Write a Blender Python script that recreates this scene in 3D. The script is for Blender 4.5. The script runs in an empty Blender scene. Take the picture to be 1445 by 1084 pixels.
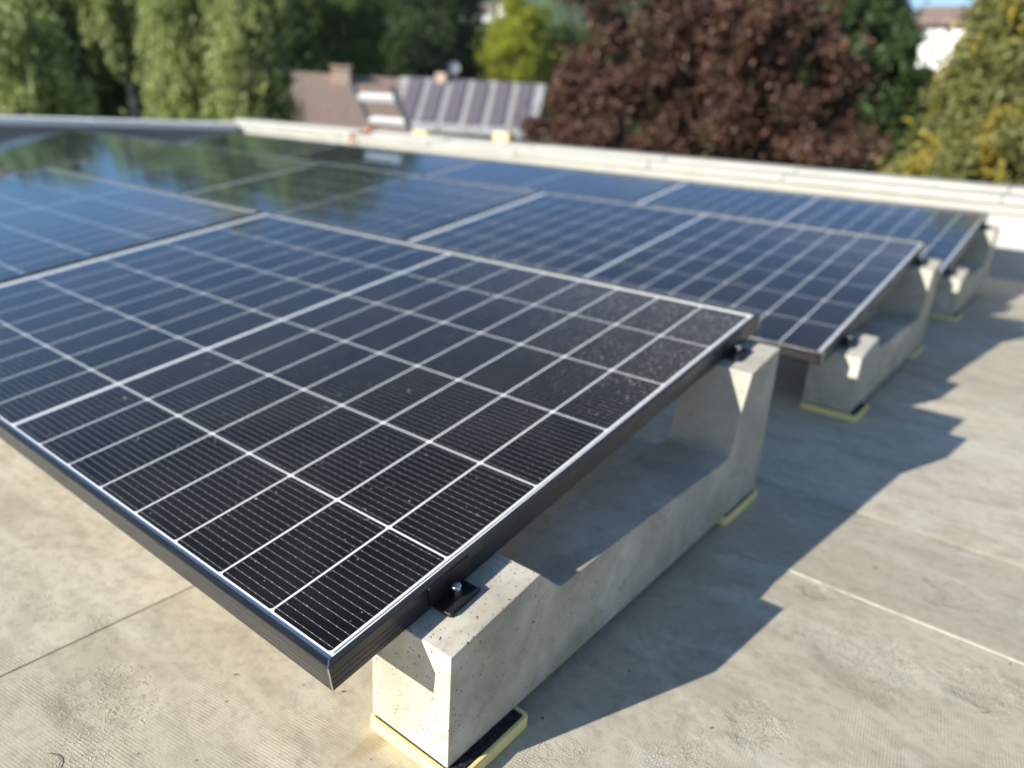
import bpy, bmesh, math, random
import numpy as np
from mathutils import Matrix, Vector, Euler

rnd = random.Random(7)
S = bpy.context.scene
C = S.collection

# ------------------------------------------------------------------ camera
CAM = Vector((0.5243, -0.3981, 0.5477))
cam = bpy.data.cameras.new('camera')
cam.sensor_width = 36; cam.lens = 26.0
cam.clip_start = 0.02; cam.clip_end = 3000
cam.dof.use_dof = True; cam.dof.focus_distance = 0.77; cam.dof.aperture_fstop = 2.7
co = bpy.data.objects.new('camera', cam); C.objects.link(co)
right = Vector((0.7824, 0.6203, 0.0549)); down = Vector((0.2542, -0.2377, -0.9375)); fwd = Vector((-0.5685, 0.7475, -0.3437))
m3 = Matrix((right, -down, -fwd)).transposed()
co.matrix_world = Matrix.Translation(CAM) @ m3.to_4x4()
S.camera = co

# ------------------------------------------------------------------ sky, sun, exposure
SUN_EL = 22.7; SUN_ROT = 202.7            # clockwise from +Y
w = bpy.data.worlds.new('World'); S.world = w; w.use_nodes = True
nt = w.node_tree
sk = nt.nodes.new('ShaderNodeTexSky'); sk.sky_type = 'NISHITA'; sk.sun_disc = False
sk.sun_elevation = math.radians(SUN_EL); sk.sun_rotation = math.radians(SUN_ROT)
sk.altitude = 300; sk.dust_density = 0.15; sk.ozone_density = 3.0
bgn = nt.nodes['Background']
nt.links.new(sk.outputs[0], bgn.inputs[0]); bgn.inputs[1].default_value = 0.085
sl = bpy.data.lights.new('sun', 'SUN'); sl.energy = 5.0; sl.angle = math.radians(0.53); sl.color = (1.0, 0.945, 0.855)
so = bpy.data.objects.new('sun', sl); C.objects.link(so)
so.rotation_euler = Vector((0.3560, 0.8500, -0.3875)).to_track_quat('-Z', 'Y').to_euler()
S.view_settings.view_transform = 'Standard'; S.view_settings.look = 'None'
S.view_settings.gamma = 1.0; S.view_settings.use_curve_mapping = False
S.view_settings.exposure = 0.98
S.render.engine = 'CYCLES'
S.cycles.use_denoising = True
S.cycles.max_bounces = 8; S.cycles.transparent_max_bounces = 12

ZG = -0.195          # top of the roof membrane
ZT = -6.5            # terrain

# ------------------------------------------------------------------ material helpers
class NT:
    def __init__(s, name):
        s.m = bpy.data.materials.new(name); s.m.use_nodes = True
        s.t = s.m.node_tree; s.t.nodes.clear()
        s.out = s.n('ShaderNodeOutputMaterial')
    def n(s, typ, **kw):
        nd = s.t.nodes.new(typ)
        for k, v in kw.items():
            if k.startswith('i_'):
                key = k[2:]
                key = int(key) if key.isdigit() else key.replace('_', ' ')
                s.put(nd, key, v)
            else:
                setattr(nd, k, v)
        return nd
    def put(s, nd, key, v):
        if isinstance(v, bpy.types.NodeSocket): s.t.links.new(v, nd.inputs[key])
        elif isinstance(v, bpy.types.Node): s.t.links.new(v.outputs[0], nd.inputs[key])
        else: nd.inputs[key].default_value = v
    def math(s, op, a, b=None, c=None, clamp=False):
        nd = s.n('ShaderNodeMath', operation=op, use_clamp=clamp)
        s.put(nd, 0, a)
        if b is not None: s.put(nd, 1, b)
        if c is not None: s.put(nd, 2, c)
        return nd.outputs[0]
    def ramp(s, fac, stops):
        nd = s.n('ShaderNodeValToRGB'); s.put(nd, 0, fac)
        e = nd.color_ramp.elements
        while len(e) < len(stops): e.new(0.5)
        for el, (p, c) in zip(e, stops):
            el.position = p; el.color = (c, c, c, 1) if not hasattr(c, '__len__') else (*c, 1)
        return nd.outputs[0]
    def mix(s, fac, a, b, mode='MIX'):
        nd = s.n('ShaderNodeMix', data_type='RGBA', blend_type=mode)
        s.put(nd, 0, fac)
        for k, v in ((6, a), (7, b)):
            if hasattr(v, '__len__') and not isinstance(v, bpy.types.NodeSocket): v = (*v, 1) if len(v) == 3 else v
            s.put(nd, k, v)
        return nd.outputs[2]
    def noise(s, vec, scale, detail=4, rough=0.5, dist=0.0):
        nd = s.n('ShaderNodeTexNoise'); s.put(nd, 'Vector', vec)
        nd.inputs['Scale'].default_value = scale; nd.inputs['Detail'].default_value = detail
        nd.inputs['Roughness'].default_value = rough; nd.inputs['Distortion'].default_value = dist
        return nd.outputs[0]
    def vor(s, vec, scale, feature='F1', rand=1.0):
        nd = s.n('ShaderNodeTexVoronoi', feature=feature); s.put(nd, 'Vector', vec)
        nd.inputs['Scale'].default_value = scale; nd.inputs['Randomness'].default_value = rand
        return nd
    def coords(s, kind='Object'):
        return s.n('ShaderNodeTexCoord').outputs[kind]
    def pos(s):
        return s.n('ShaderNodeNewGeometry').outputs['Position']
    def scaled(s, vec, sc, rot=(0, 0, 0), loc=(0, 0, 0)):
        nd = s.n('ShaderNodeMapping'); s.put(nd, 'Vector', vec)
        nd.inputs['Scale'].default_value = sc; nd.inputs['Rotation'].default_value = rot; nd.inputs['Location'].default_value = loc
        return nd.outputs[0]
    def bump(s, h, strength=0.5, dist=0.001, normal=None):
        nd = s.n('ShaderNodeBump'); s.put(nd, 'Height', h)
        nd.inputs['Strength'].default_value = strength; nd.inputs['Distance'].default_value = dist
        if normal is not None: s.put(nd, 'Normal', normal)
        return nd.outputs[0]
    def bsdf(s, color, rough=0.7, normal=None, spec=0.4, metal=0.0, out=True):
        nd = s.n('ShaderNodeBsdfPrincipled')
        if hasattr(color, '__len__') and not isinstance(color, bpy.types.NodeSocket): color = (*color, 1)
        s.put(nd, 'Base Color', color); s.put(nd, 'Roughness', rough)
        s.put(nd, 'Metallic', metal); s.put(nd, 'Specular IOR Level', spec)
        if normal is not None: s.put(nd, 'Normal', normal)
        if out: s.t.links.new(nd.outputs[0], s.out.inputs[0])
        return nd

def simple(name, col, rough=0.7, metal=0.0, spec=0.4, nscale=20, namt=0.15, bump=0.0, bscale=200, world=False):
    k = NT(name); v = k.pos() if world else k.coords()
    n = k.noise(v, nscale, 5, 0.6)
    c = k.mix(k.math('MULTIPLY', n, 1.0), tuple(x*(1-namt) for x in col), tuple(min(1, x*(1+namt)) for x in col))
    nm = None
    if bump: nm = k.bump(k.noise(v, bscale, 3, 0.6), bump, 0.001)
    k.bsdf(c, rough, nm, spec, metal)
    return k.m

# ---- roof membrane: beige fleece-embossed sheet with dirt, scuffs and wrinkle marks
SPOTS = [(0.204, 0.531, 0.055), (0.13, 0.48, 0.035), (0.335, 0.425, 0.05), (0.56, 0.72, 0.06), (0.49, 0.95, 0.06), (0.30, 0.79, 0.03)]
def mat_membrane(name, tint, seed):
    k = NT(name); p = k.pos()
    p2 = k.scaled(p, (1, 1, 1), loc=(seed*3.1, seed*1.7, 0))
    big = k.noise(p2, 1.6, 4, 0.55, 0.4)
    mid = k.noise(k.scaled(p2, (1.0, 2.2, 1)), 6.5, 6, 0.62, 0.8)
    fine = k.noise(p2, 60, 4, 0.7)
    grit = k.noise(p2, 420, 2, 0.7)
    c = k.mix(k.ramp(big, [(0.35, 0), (0.68, 1)]), tuple(x*0.90 for x in tint), tuple(x*1.06 for x in tint))
    c = k.mix(k.ramp(mid, [(0.44, 0), (0.68, 0.62)]), c, (0.31, 0.27, 0.20))
    c = k.mix(k.ramp(k.noise(k.scaled(p2, (0.7, 1.9, 1), loc=(9, 4, 0)), 3.4, 7, 0.65, 1.2), [(0.52, 0), (0.66, 0.5)]), c, (0.60, 0.575, 0.49))
    c = k.mix(k.ramp(fine, [(0.36, 0.35), (0.52, 0)]), c, (0.25, 0.22, 0.17))
    c = k.mix(k.ramp(grit, [(0.62, 0), (0.78, 0.45)]), c, (0.62, 0.60, 0.54))
    # brown rust-like blots, rare
    blot = k.ramp(k.noise(k.scaled(p2, (2.2, 1, 1), rot=(0, 0, 0.5)), 4.6, 3, 0.5, 0.3), [(0.68, 0), (0.78, 0.55)])
    c = k.mix(blot, c, (0.24, 0.15, 0.07))
    # dark pinpricks of grit
    v = k.vor(p2, 95); d = k.ramp(v.outputs['Distance'], [(0.06, 1), (0.11, 0)])
    sel = k.ramp(k.n('ShaderNodeSeparateColor', i_0=v.outputs['Color']).outputs[0], [(0.90, 0), (0.93, 1)])
    c = k.mix(k.math('MULTIPLY', k.math('MULTIPLY', d, sel), 0.75), c, (0.10, 0.09, 0.075))
    # emboss: fine diagonal lattice of little cushions
    g = k.scaled(p, (1, 1, 1), rot=(0, 0, 0.62))
    sx = k.n('ShaderNodeSeparateXYZ', i_0=g)
    wx = k.math('SINE', k.math('MULTIPLY', sx.outputs[0], 2*math.pi/0.0058))
    wy = k.math('SINE', k.math('MULTIPLY', sx.outputs[1], 2*math.pi/0.0058))
    emb = k.math('MULTIPLY', k.math('MULTIPLY', wx, wy), k.ramp(k.noise(p2, 14, 4, 0.6), [(0.35, 0.1), (0.65, 1.3)]))
    # wrinkled scuff rings
    wav = k.n('ShaderNodeTexWave', wave_type='BANDS'); k.put(wav, 'Vector', p2)
    wav.inputs['Scale'].default_value = 14; wav.inputs['Distortion'].default_value = 22; wav.inputs['Detail'].default_value = 3; wav.inputs['Detail Scale'].default_value = 3.5
    mask = k.ramp(k.noise(k.scaled(p2, (1, 1, 1), loc=(2.3, 7.7, 0)), 4.2, 2, 0.4), [(0.555, 0), (0.63, 1)])
    for (sx_, sy_, sr) in SPOTS:
        vd = k.n('ShaderNodeVectorMath', operation='DISTANCE'); k.put(vd, 0, k.scaled(p, (1, 1, 0))); vd.inputs[1].default_value = (sx_, sy_, 0)
        e_ = k.math('ADD', k.math('DIVIDE', vd.outputs['Value'], sr), k.math('MULTIPLY', k.math('SUBTRACT', k.noise(p, 26, 3), 0.5), 1.4))
        mask = k.math('MAXIMUM', mask, k.ramp(e_, [(0.55, 1), (1.0, 0)]))
    crease = k.math('MULTIPLY', k.ramp(wav.outputs['Color'], [(0.0, 0), (0.10, 1)]), mask)
    h = k.math('ADD', k.math('MULTIPLY', emb, 0.21), k.math('MULTIPLY', fine, 0.8))
    h = k.math('ADD', h, k.math('MULTIPLY', grit, 0.35))
    n1 = k.bump(h, 0.55, 0.0011)
    n2 = k.bump(k.math('MULTIPLY', k.math('SUBTRACT', 1.0, crease), k.math('ADD', 1.0, k.math('MULTIPLY', mask, 0.3))), 0.6, 0.0028, n1)
    n3 = k.bump(k.noise(k.scaled(p2, (0.8, 1.3, 1)), 8, 3, 0.5, 0.5), 0.16, 0.010, n2)
    k.bsdf(c, k.ramp(mid, [(0.3, 0.5), (0.7, 0.78)]), n3, 0.35)
    return k.m

# ---- cast concrete with pinholes
def mat_concrete():
    k = NT('cast_concrete'); p = k.coords()
    info = k.n('ShaderNodeObjectInfo')
    off = k.n('ShaderNodeVectorMath', operation='ADD'); k.put(off, 0, p)
    cmb = k.n('ShaderNodeCombineXYZ', i_0=k.math('MULTIPLY', info.outputs['Random'], 13.0)); k.put(off, 1, cmb.outputs[0])
    v = off.outputs[0]
    n1 = k.noise(v, 7, 6, 0.6, 0.3); n2 = k.noise(v, 32, 5, 0.6); n3 = k.noise(v, 700, 2, 0.7)
    c = k.mix(k.ramp(n1, [(0.32, 0), (0.68, 1)]), (0.315, 0.29, 0.225), (0.56, 0.53, 0.445))
    c = k.mix(k.ramp(n2, [(0.48, 0), (0.66, 0.42)]), c, (0.38, 0.325, 0.235))
    c = k.mix(k.ramp(k.noise(v, 3.2, 3), [(0.47, 0), (0.62, 0.6)]), c, (0.33, 0.33, 0.31))
    c = k.mix(k.ramp(n3, [(0.58, 0), (0.8, 0.4)]), c, (0.20, 0.19, 0.17))
    c = k.mix(k.ramp(k.noise(v, 15, 5, 0.65, 0.6), [(0.50, 0), (0.66, 0.55)]), c, (0.27, 0.245, 0.20))
    hole = None
    for sc, lo, hi, sel0 in ((105, 0.09, 0.17, 0.76), (40, 0.035, 0.085, 0.50), (210, 0.13, 0.22, 0.74)):
        vn = k.vor(k.scaled(v, (1, 1, 0.75), rot=(0.5, 0.6+sc*0.01, 0.4), loc=(0.123*sc, 0.31, 0.77)), sc)
        d = k.ramp(k.math('ADD', vn.outputs['Distance'], k.math('MULTIPLY', k.math('SUBTRACT', k.noise(v, 420, 2), 0.5), hi*1.3)), [(lo, 1), (hi, 0)])
        sel = k.ramp(k.n('ShaderNodeSeparateColor', i_0=vn.outputs['Color']).outputs[0], [(sel0, 0), (sel0+0.02, 1)])
        q = k.math('MULTIPLY', d, sel)
        hole = q if hole is None else k.math('MAXIMUM', hole, q)
    c = k.mix(k.math('MULTIPLY', hole, 0.85), c, (0.055, 0.05, 0.042))
    h = k.math('SUBTRACT', k.math('MULTIPLY', n3, 0.15), hole)
    nm = k.bump(h, 0.7, 0.0012)
    nm = k.bump(k.noise(v, 45, 4, 0.6), 0.35, 0.0012, k.bump(n1, 0.3, 0.006, nm))
    k.bsdf(c, 0.85, nm, 0.25)
    return k.m

# ---- photovoltaic half cell: near-black silicon, printed fingers, round ribbon wires and solder dots
CELL_X, CELL_Y = 0.1019, 0.1812
def mat_cell():
    k = NT('silicon_cell'); p = k.coords(); info = k.n('ShaderNodeObjectInfo')
    s = k.n('ShaderNodeSeparateXYZ', i_0=p); X, Y = s.outputs[0], s.outputs[1]
    base = k.mix(info.outputs['Random'], (0.0014, 0.0016, 0.0035), (0.003, 0.003, 0.0045))
    # fingers, 1.3 mm apart, running across the wires
    fx = k.math('ABSOLUTE', k.math('SUBTRACT', k.math('FRACT', k.math('DIVIDE', X, 0.0013)), 0.5))
    base = k.mix(k.math('MULTIPLY', k.math('LESS_THAN', fx, 0.07), 0.012), base, (0.30, 0.29, 0.30))
    # 16 wires
    pitch = CELL_Y/16
    ty = k.math('MULTIPLY', k.math('ABSOLUTE', k.math('SUBTRACT', k.math('FRACT', k.math('DIVIDE', k.math('ADD', Y, CELL_Y/2), pitch)), 0.5)), pitch)
    wire = k.math('LESS_THAN', ty, 0.00021)
    wn = k.math('ADD', 0.32, k.math('MULTIPLY', k.noise(k.scaled(p, (90, 10, 1)), 1.0, 2), 0.5))
    base = k.mix(k.math('MULTIPLY', wire, wn), base, (0.55, 0.51, 0.46))
    px = 0.0147
    tx = k.math('MULTIPLY', k.math('ABSOLUTE', k.math('SUBTRACT', k.math('FRACT', k.math('DIVIDE', k.math('ADD', X, CELL_X/2+0.0014), px)), 0.5)), px)
    dot = k.math('LESS_THAN', k.math('ADD', k.math('POWER', k.math('DIVIDE', tx, 0.00062), 2.0), k.math('POWER', k.math('DIVIDE', ty, 0.00048), 2.0)), 1.0)
    base = k.mix(k.math('MULTIPLY', dot, 0.8), base, (0.80, 0.76, 0.68))
    k.bsdf(base, 0.5, None, 0.05)
    return k.m

# ---- glass pane: clear, Fresnel-reflecting, with a film of dust and specks
def mat_glass():
    k = NT('solar_glass'); p = k.coords(); P = k.pos()
    lw = k.n('ShaderNodeVectorMath', operation='DOT_PRODUCT'); gm = k.n('ShaderNodeNewGeometry')
    k.put(lw, 0, gm.outputs['Incoming']); k.put(lw, 1, gm.outputs['Normal'])
    c1 = k.math('SUBTRACT', 1.0, k.math('ABSOLUTE', lw.outputs['Value']), clamp=True)
    nz = k.math('GREATER_THAN', k.n('ShaderNodeSeparateXYZ', i_0=k.n('ShaderNodeTexCoord').outputs['Normal']).outputs[2], 0.5)
    fres = k.math('MULTIPLY', k.math('ADD', 0.006, k.math('MULTIPLY', 0.97, k.math('POWER', c1, 5.7))), nz)
    tr = k.n('ShaderNodeBsdfTransparent'); tr.inputs[0].default_value = (0.97, 0.975, 0.97, 1)
    gl = k.n('ShaderNodeBsdfGlossy'); gl.inputs['Roughness'].default_value = 0.075; gl.inputs[0].default_value = (0.60, 0.82, 1.0, 1)
    k.put(gl, 'Normal', k.bump(k.noise(P, 1.6, 1, 0.3), 0.10, 0.004))
    m1 = k.n('ShaderNodeMixShader'); k.put(m1, 0, fres); k.t.links.new(tr.outputs[0], m1.inputs[1]); k.t.links.new(gl.outputs[0], m1.inputs[2])
    df = k.n('ShaderNodeBsdfDiffuse'); 
    film = k.ramp(k.noise(P, 5.5, 5, 0.6, 0.5), [(0.3, 0.001), (0.7, 0.012)])
    s = k.n('ShaderNodeSeparateXYZ', i_0=p)
    # dirt builds up towards the top right corner and along the low edge
    up = k.ramp(k.math('ADD', k.math('MULTIPLY', s.outputs[1], 0.75), k.math('MULTIPLY', s.outputs[0], 0.45)), [(0.38, 0.0), (0.86, 1.0)])
    v = k.vor(P, 300); dist = v.outputs['Distance']
    rr = k.n('ShaderNodeSeparateColor', i_0=v.outputs['Color'])
    rad = k.math('MULTIPLY', rr.outputs[1], 0.42)
    spk = k.math('MULTIPLY', k.math('LESS_THAN', dist, rad), k.math('GREATER_THAN', rr.outputs[0], k.math('SUBTRACT', 0.992, k.math('MULTIPLY', up, 0.55))))
    v2 = k.vor(P, 75); r2 = k.n('ShaderNodeSeparateColor', i_0=v2.outputs['Color'])
    big = k.math('MULTIPLY', k.math('LESS_THAN', v2.outputs['Distance'], k.math('MULTIPLY', r2.outputs[1], 0.16)), k.math('GREATER_THAN', r2.outputs[0], k.math('SUBTRACT', 0.988, k.math('MULTIPLY', up, 0.22))))
    col = k.mix(k.ramp(rr.outputs[2], [(0.80, 0), (0.95, 0.7)]), (0.55, 0.50, 0.42), (0.60, 0.28, 0.18))
    k.put(df, 0, col)
    fac = k.math('ADD', film, k.math('MULTIPLY', spk, 0.5))
    fac = k.math('ADD', fac, k.math('MULTIPLY', big, 0.7))
    fac = k.math('ADD', fac, k.math('MULTIPLY', up, 0.030), clamp=True)
    nrm = k.n('ShaderNodeSeparateXYZ', i_0=k.n('ShaderNodeTexCoord').outputs['Normal'])
    fac = k.math('MULTIPLY', fac, k.math('GREATER_THAN', nrm.outputs[2], 0.5))
    m2 = k.n('ShaderNodeMixShader'); k.put(m2, 0, fac); k.t.links.new(m1.outputs[0], m2.inputs[1]); k.t.links.new(df.outputs[0], m2.inputs[2])
    k.t.links.new(m2.outputs[0], k.out.inputs[0])
    return k.m

def mat_anodised():
    k = NT('black_anodised_aluminium'); p = k.coords()
    n = k.noise(k.scaled(p, (3, 60, 60)), 4, 4, 0.6)
    n2 = k.noise(p, 24, 5, 0.65)
    c = k.mix(k.ramp(n, [(0.4, 0), (0.7, 1)]), (0.013, 0.013, 0.013), (0.028, 0.027, 0.026))
    sc = k.noise(k.scaled(p, (14, 260, 260), rot=(0, 0, 0.03)), 2.0, 3, 0.8, 0.6)
    scr = k.math('MULTIPLY', k.ramp(sc, [(0.68, 0), (0.74, 1)]), k.ramp(n2, [(0.52, 0), (0.62, 1)]))
    c = k.mix(k.math('MULTIPLY', scr, 0.7), c, (0.35, 0.34, 0.33))
    b = k.bsdf(c, k.ramp(n2, [(0.3, 0.24), (0.7, 0.36)]), k.bump(n, 0.12, 0.0003), 0.5, 0.0); b.inputs['IOR'].default_value = 1.55
    return k.m

def mat_foliage(name, a, b, c2, trans=0.35, extra=None):
    k = NT(name)
    g = k.n('ShaderNodeNewGeometry'); r = g.outputs['Random Per Island']
    col = k.ramp(r, [(0.0, a), (0.5, b), (1.0, c2)])
    big = k.noise(k.pos(), 0.9, 3, 0.5)
    col = k.mix(k.ramp(big, [(0.38, 0.0), (0.62, 0.6)]), col, b)
    if extra is not None:
        ex = k.ramp(k.noise(k.scaled(k.pos(), (1, 1, 1), loc=(5, 3, 1)), 1.3, 2, 0.5), [(0.60, 0), (0.64, 1)])
        col = k.mix(k.math('MULTIPLY', ex, 0.6), col, extra)
    d = k.n('ShaderNodeBsdfPrincipled'); k.put(d, 'Base Color', col); d.inputs['Roughness'].default_value = 0.55; d.inputs['Specular IOR Level'].default_value = 0.35
    t = k.n('ShaderNodeBsdfTranslucent'); k.put(t, 0, col)
    m = k.n('ShaderNodeMixShader'); m.inputs[0].default_value = trans
    k.t.links.new(d.outputs[0], m.inputs[1]); k.t.links.new(t.outputs[0], m.inputs[2]); k.t.links.new(m.outputs[0], k.out.inputs[0])
    return k.m

M = {}
M['concrete'] = mat_concrete()
M['cell'] = mat_cell(); M['glass'] = mat_glass(); M['frame'] = mat_anodised()
M['backsheet'] = simple('white_backsheet', (0.90, 0.91, 0.92), 0.5, namt=0.02)
M['ribbon'] = simple('tinned_ribbon', (0.26, 0.29, 0.32), 0.4, metal=0.3, namt=0.1)
M['alu'] = simple('bare_aluminium', (0.75, 0.76, 0.78), 0.28, metal=1.0, namt=0.05)
M['steel'] = simple('stainless_bolt', (0.62, 0.63, 0.65), 0.22, metal=1.0, namt=0.08)
M['socket'] = simple('dark_socket', (0.03, 0.03, 0.035), 0.5)
M['blackmetal'] = simple('black_powder_coat', (0.012, 0.012, 0.013), 0.42, nscale=90, namt=0.3, bump=0.15, bscale=500)
M['tray'] = simple('pale_yellow_foam', (0.78, 0.64, 0.27), 0.8, nscale=70, namt=0.14, bump=0.4, bscale=260)
def mat_granulate():
    k = NT('rubber_granulate'); p = k.coords()
    v = k.vor(p, 620); n = k.noise(p, 40, 3)
    c = k.mix(k.ramp(k.n('ShaderNodeSeparateColor', i_0=v.outputs['Color']).outputs[0], [(0.90, 0), (0.97, 0.5)]), (0.012, 0.012, 0.012), (0.22, 0.21, 0.19))
    k.bsdf(c, 0.75, k.bump(k.math('SUBTRACT', 1.0, v.outputs['Distance']), 0.9, 0.0016), 0.3)
    return k.m
M['rubber'] = mat_granulate()
M['subroof'] = simple('dark_joint_bitumen', (0.02, 0.02, 0.02), 0.8)
M['bead'] = simple('weld_bead', (0.66, 0.63, 0.55), 0.5, nscale=60, namt=0.2, bump=0.5, bscale=300)
M['coping'] = simple('cream_coping', (0.40, 0.395, 0.35), 0.6, nscale=5, namt=0.22, bump=0.3, bscale=14, world=True)
M['coping_grey'] = simple('grey_coping', (0.78, 0.79, 0.79), 0.5, nscale=7, namt=0.10, world=True)
M['upstand_shade'] = simple('shaded_upstand', (0.20, 0.21, 0.22), 0.7, nscale=3, namt=0.15, world=True)  # left parapet: shade on its inner face painted in as a darker base colour
M['upstand'] = simple('white_upstand', (0.40, 0.395, 0.375), 0.6, nscale=3, namt=0.14, bump=0.25, bscale=9, world=True)

# ------------------------------------------------------------------ object helpers
def link(o, parent=None):
    C.objects.link(o)
    if parent is not None: o.parent = parent
    return o
def tag(o, label=None, cat=None, group=None, kind=None):
    if label: o['label'] = label
    if cat: o['category'] = cat
    if group: o['group'] = group
    if kind: o['kind'] = kind
    return o
def empty(name, loc=(0, 0, 0), rot=(0, 0, 0)):
    o = bpy.data.objects.new(name, None); o.empty_display_size = 0.05
    C.objects.link(o); o.location = loc; o.rotation_euler = rot
    return o
def mesh_obj(name, me, mat, parent=None, loc=None):
    if mat is not None and not me.materials: me.materials.append(mat)
    o = bpy.data.objects.new(name, me); link(o, parent)
    if loc is not None: o.location = loc
    return o
def pydata(name, verts, faces, mat=None, smooth=False):
    me = bpy.data.meshes.new(name); me.from_pydata([tuple(v) for v in verts], [], faces); me.update()
    if mat is not None: me.materials.append(mat)
    if smooth: me.polygons.foreach_set('use_smooth', [True]*len(me.polygons))
    return me
def bm_mesh(name, bm, mat=None, bevel=0.0, segs=2, smooth=False):
    bmesh.ops.recalc_face_normals(bm, faces=bm.faces)
    if bevel:
        bmesh.ops.bevel(bm, geom=list(bm.edges), offset=bevel, segments=segs, affect='EDGES', profile=0.5)
    me = bpy.data.meshes.new(name); bm.to_mesh(me); bm.free()
    if mat is not None: me.materials.append(mat)
    if smooth: me.polygons.foreach_set('use_smooth', [True]*len(me.polygons))
    return me
def add_box(bm, lo, hi):
    vs = [bm.verts.new((x, y, z)) for x in (lo[0], hi[0]) for y in (lo[1], hi[1]) for z in (lo[2], hi[2])]
    for f in ((0, 1, 3, 2), (4, 6, 7, 5), (0, 4, 5, 1), (2, 3, 7, 6), (0, 2, 6, 4), (1, 5, 7, 3)):
        bm.faces.new([vs[i] for i in f])
def box(name, lo, hi, mat, parent=None, bevel=0.0, segs=2):
    bm = bmesh.new(); add_box(bm, lo, hi)
    return mesh_obj(name, bm_mesh(name, bm, mat, bevel, segs), None, parent)
def extrude_x(name, prof, x0, x1, mat, bevel=0.0, segs=2):     # closed YZ profile pushed along X
    bm = bmesh.new()
    a = [bm.verts.new((x0, y, z)) for y, z in prof]; b = [bm.verts.new((x1, y, z)) for y, z in prof]
    n = len(prof)
    for i in range(n): bm.faces.new((a[i], a[(i+1) % n], b[(i+1) % n], b[i]))
    bm.faces.new(a); bm.faces.new(b[::-1])
    return bm_mesh(name, bm, mat, bevel, segs)
def tube(bm, pts, radii, sides=8, caps=True):
    pts = [Vector(p) for p in pts]; rings = []
    for i, p in enumerate(pts):
        d = (pts[min(i+1, len(pts)-1)] - pts[max(i-1, 0)]).normalized()
        a = d.cross(Vector((0, 0, 1)) if abs(d.z) < 0.9 else Vector((1, 0, 0))).normalized(); b = d.cross(a)
        r = radii[i] if hasattr(radii, '__len__') else radii
        rings.append([bm.verts.new(p + r*(math.cos(t)*a + math.sin(t)*b)) for t in [2*math.pi*j/sides for j in range(sides)]])
    for r0, r1 in zip(rings, rings[1:]):
        for j in range(sides): bm.faces.new((r0[j], r0[(j+1) % sides], r1[(j+1) % sides], r1[j]))
    if caps: bm.faces.new(rings[0][::-1]); bm.faces.new(rings[-1])
def at(az, D, z):                                              # a place at compass angle az, D metres from the near corner of the roof
    a = math.radians(az); return Vector((CAM.x + D*math.cos(a), CAM.y + D*math.sin(a), z))
def el(D, deg): return CAM.z + D*math.tan(math.radians(deg))

# ------------------------------------------------------------------ terrain and far hills
def grid_mesh(name, xs, ys, zf, mat):
    V = [(x, y, zf(x, y)) for y in ys for x in xs]; nx = len(xs)
    F = [(j*nx+i, j*nx+i+1, (j+1)*nx+i+1, (j+1)*nx+i) for j in range(len(ys)-1) for i in range(nx-1)]
    return pydata(name, V, F, mat, True)
M['grass'] = simple('meadow_grass', (0.07, 0.10, 0.035), 0.9, nscale=0.2, namt=0.4, world=True)
g = mesh_obj('terrain', grid_mesh('terrain', [-1500+100*i for i in range(31)], [-1500+100*i for i in range(31)], lambda x, y: ZT, M['grass']), None)
tag(g, kind='structure')
def mat_hill():
    k = NT('wooded_hill'); p = k.pos()
    v = k.vor(p, 0.16); n = k.noise(p, 0.02, 4)
    c = k.mix(k.n('ShaderNodeSeparateColor', i_0=v.outputs['Color']).outputs[0], (0.025, 0.045, 0.02), (0.055, 0.08, 0.03))
    c = k.mix(k.ramp(n, [(0.45, 0), (0.6, 0.6)]), c, (0.06, 0.10, 0.05))
    k.bsdf(c, 0.9, k.bump(v.outputs['Distance'], 1.0, 3.0), 0.1); return k.m
hr = random.Random(3)
V = []; F = []; NA, NR = 150, 14
for j in range(NR):
    for i in range(NA):
        a = 60 + 140*i/(NA-1); t = j/(NR-1)
        Rr = 210 + 420*t
        top = 84 + 9*math.sin(a*0.11+1) + 5*math.sin(a*0.37) + 3*math.sin(a*0.9+2)
        top *= 0.90 if 99 < a < 103 else 1.0
        h = ZT - 0.5 + top*math.sin(min(1, t*1.15)*math.pi/2)**1.6 + hr.uniform(-1.5, 1.5)*(t > 0.05)
        p = at(a, Rr, h); V.append(p)
for j in range(NR-1):
    for i in range(NA-1): F.append((j*NA+i, j*NA+i+1, (j+1)*NA+i+1, (j+1)*NA+i))
tag(mesh_obj('wooded_hill', pydata('wooded_hill', V, F, mat_hill(), True), None), kind='structure')

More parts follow.
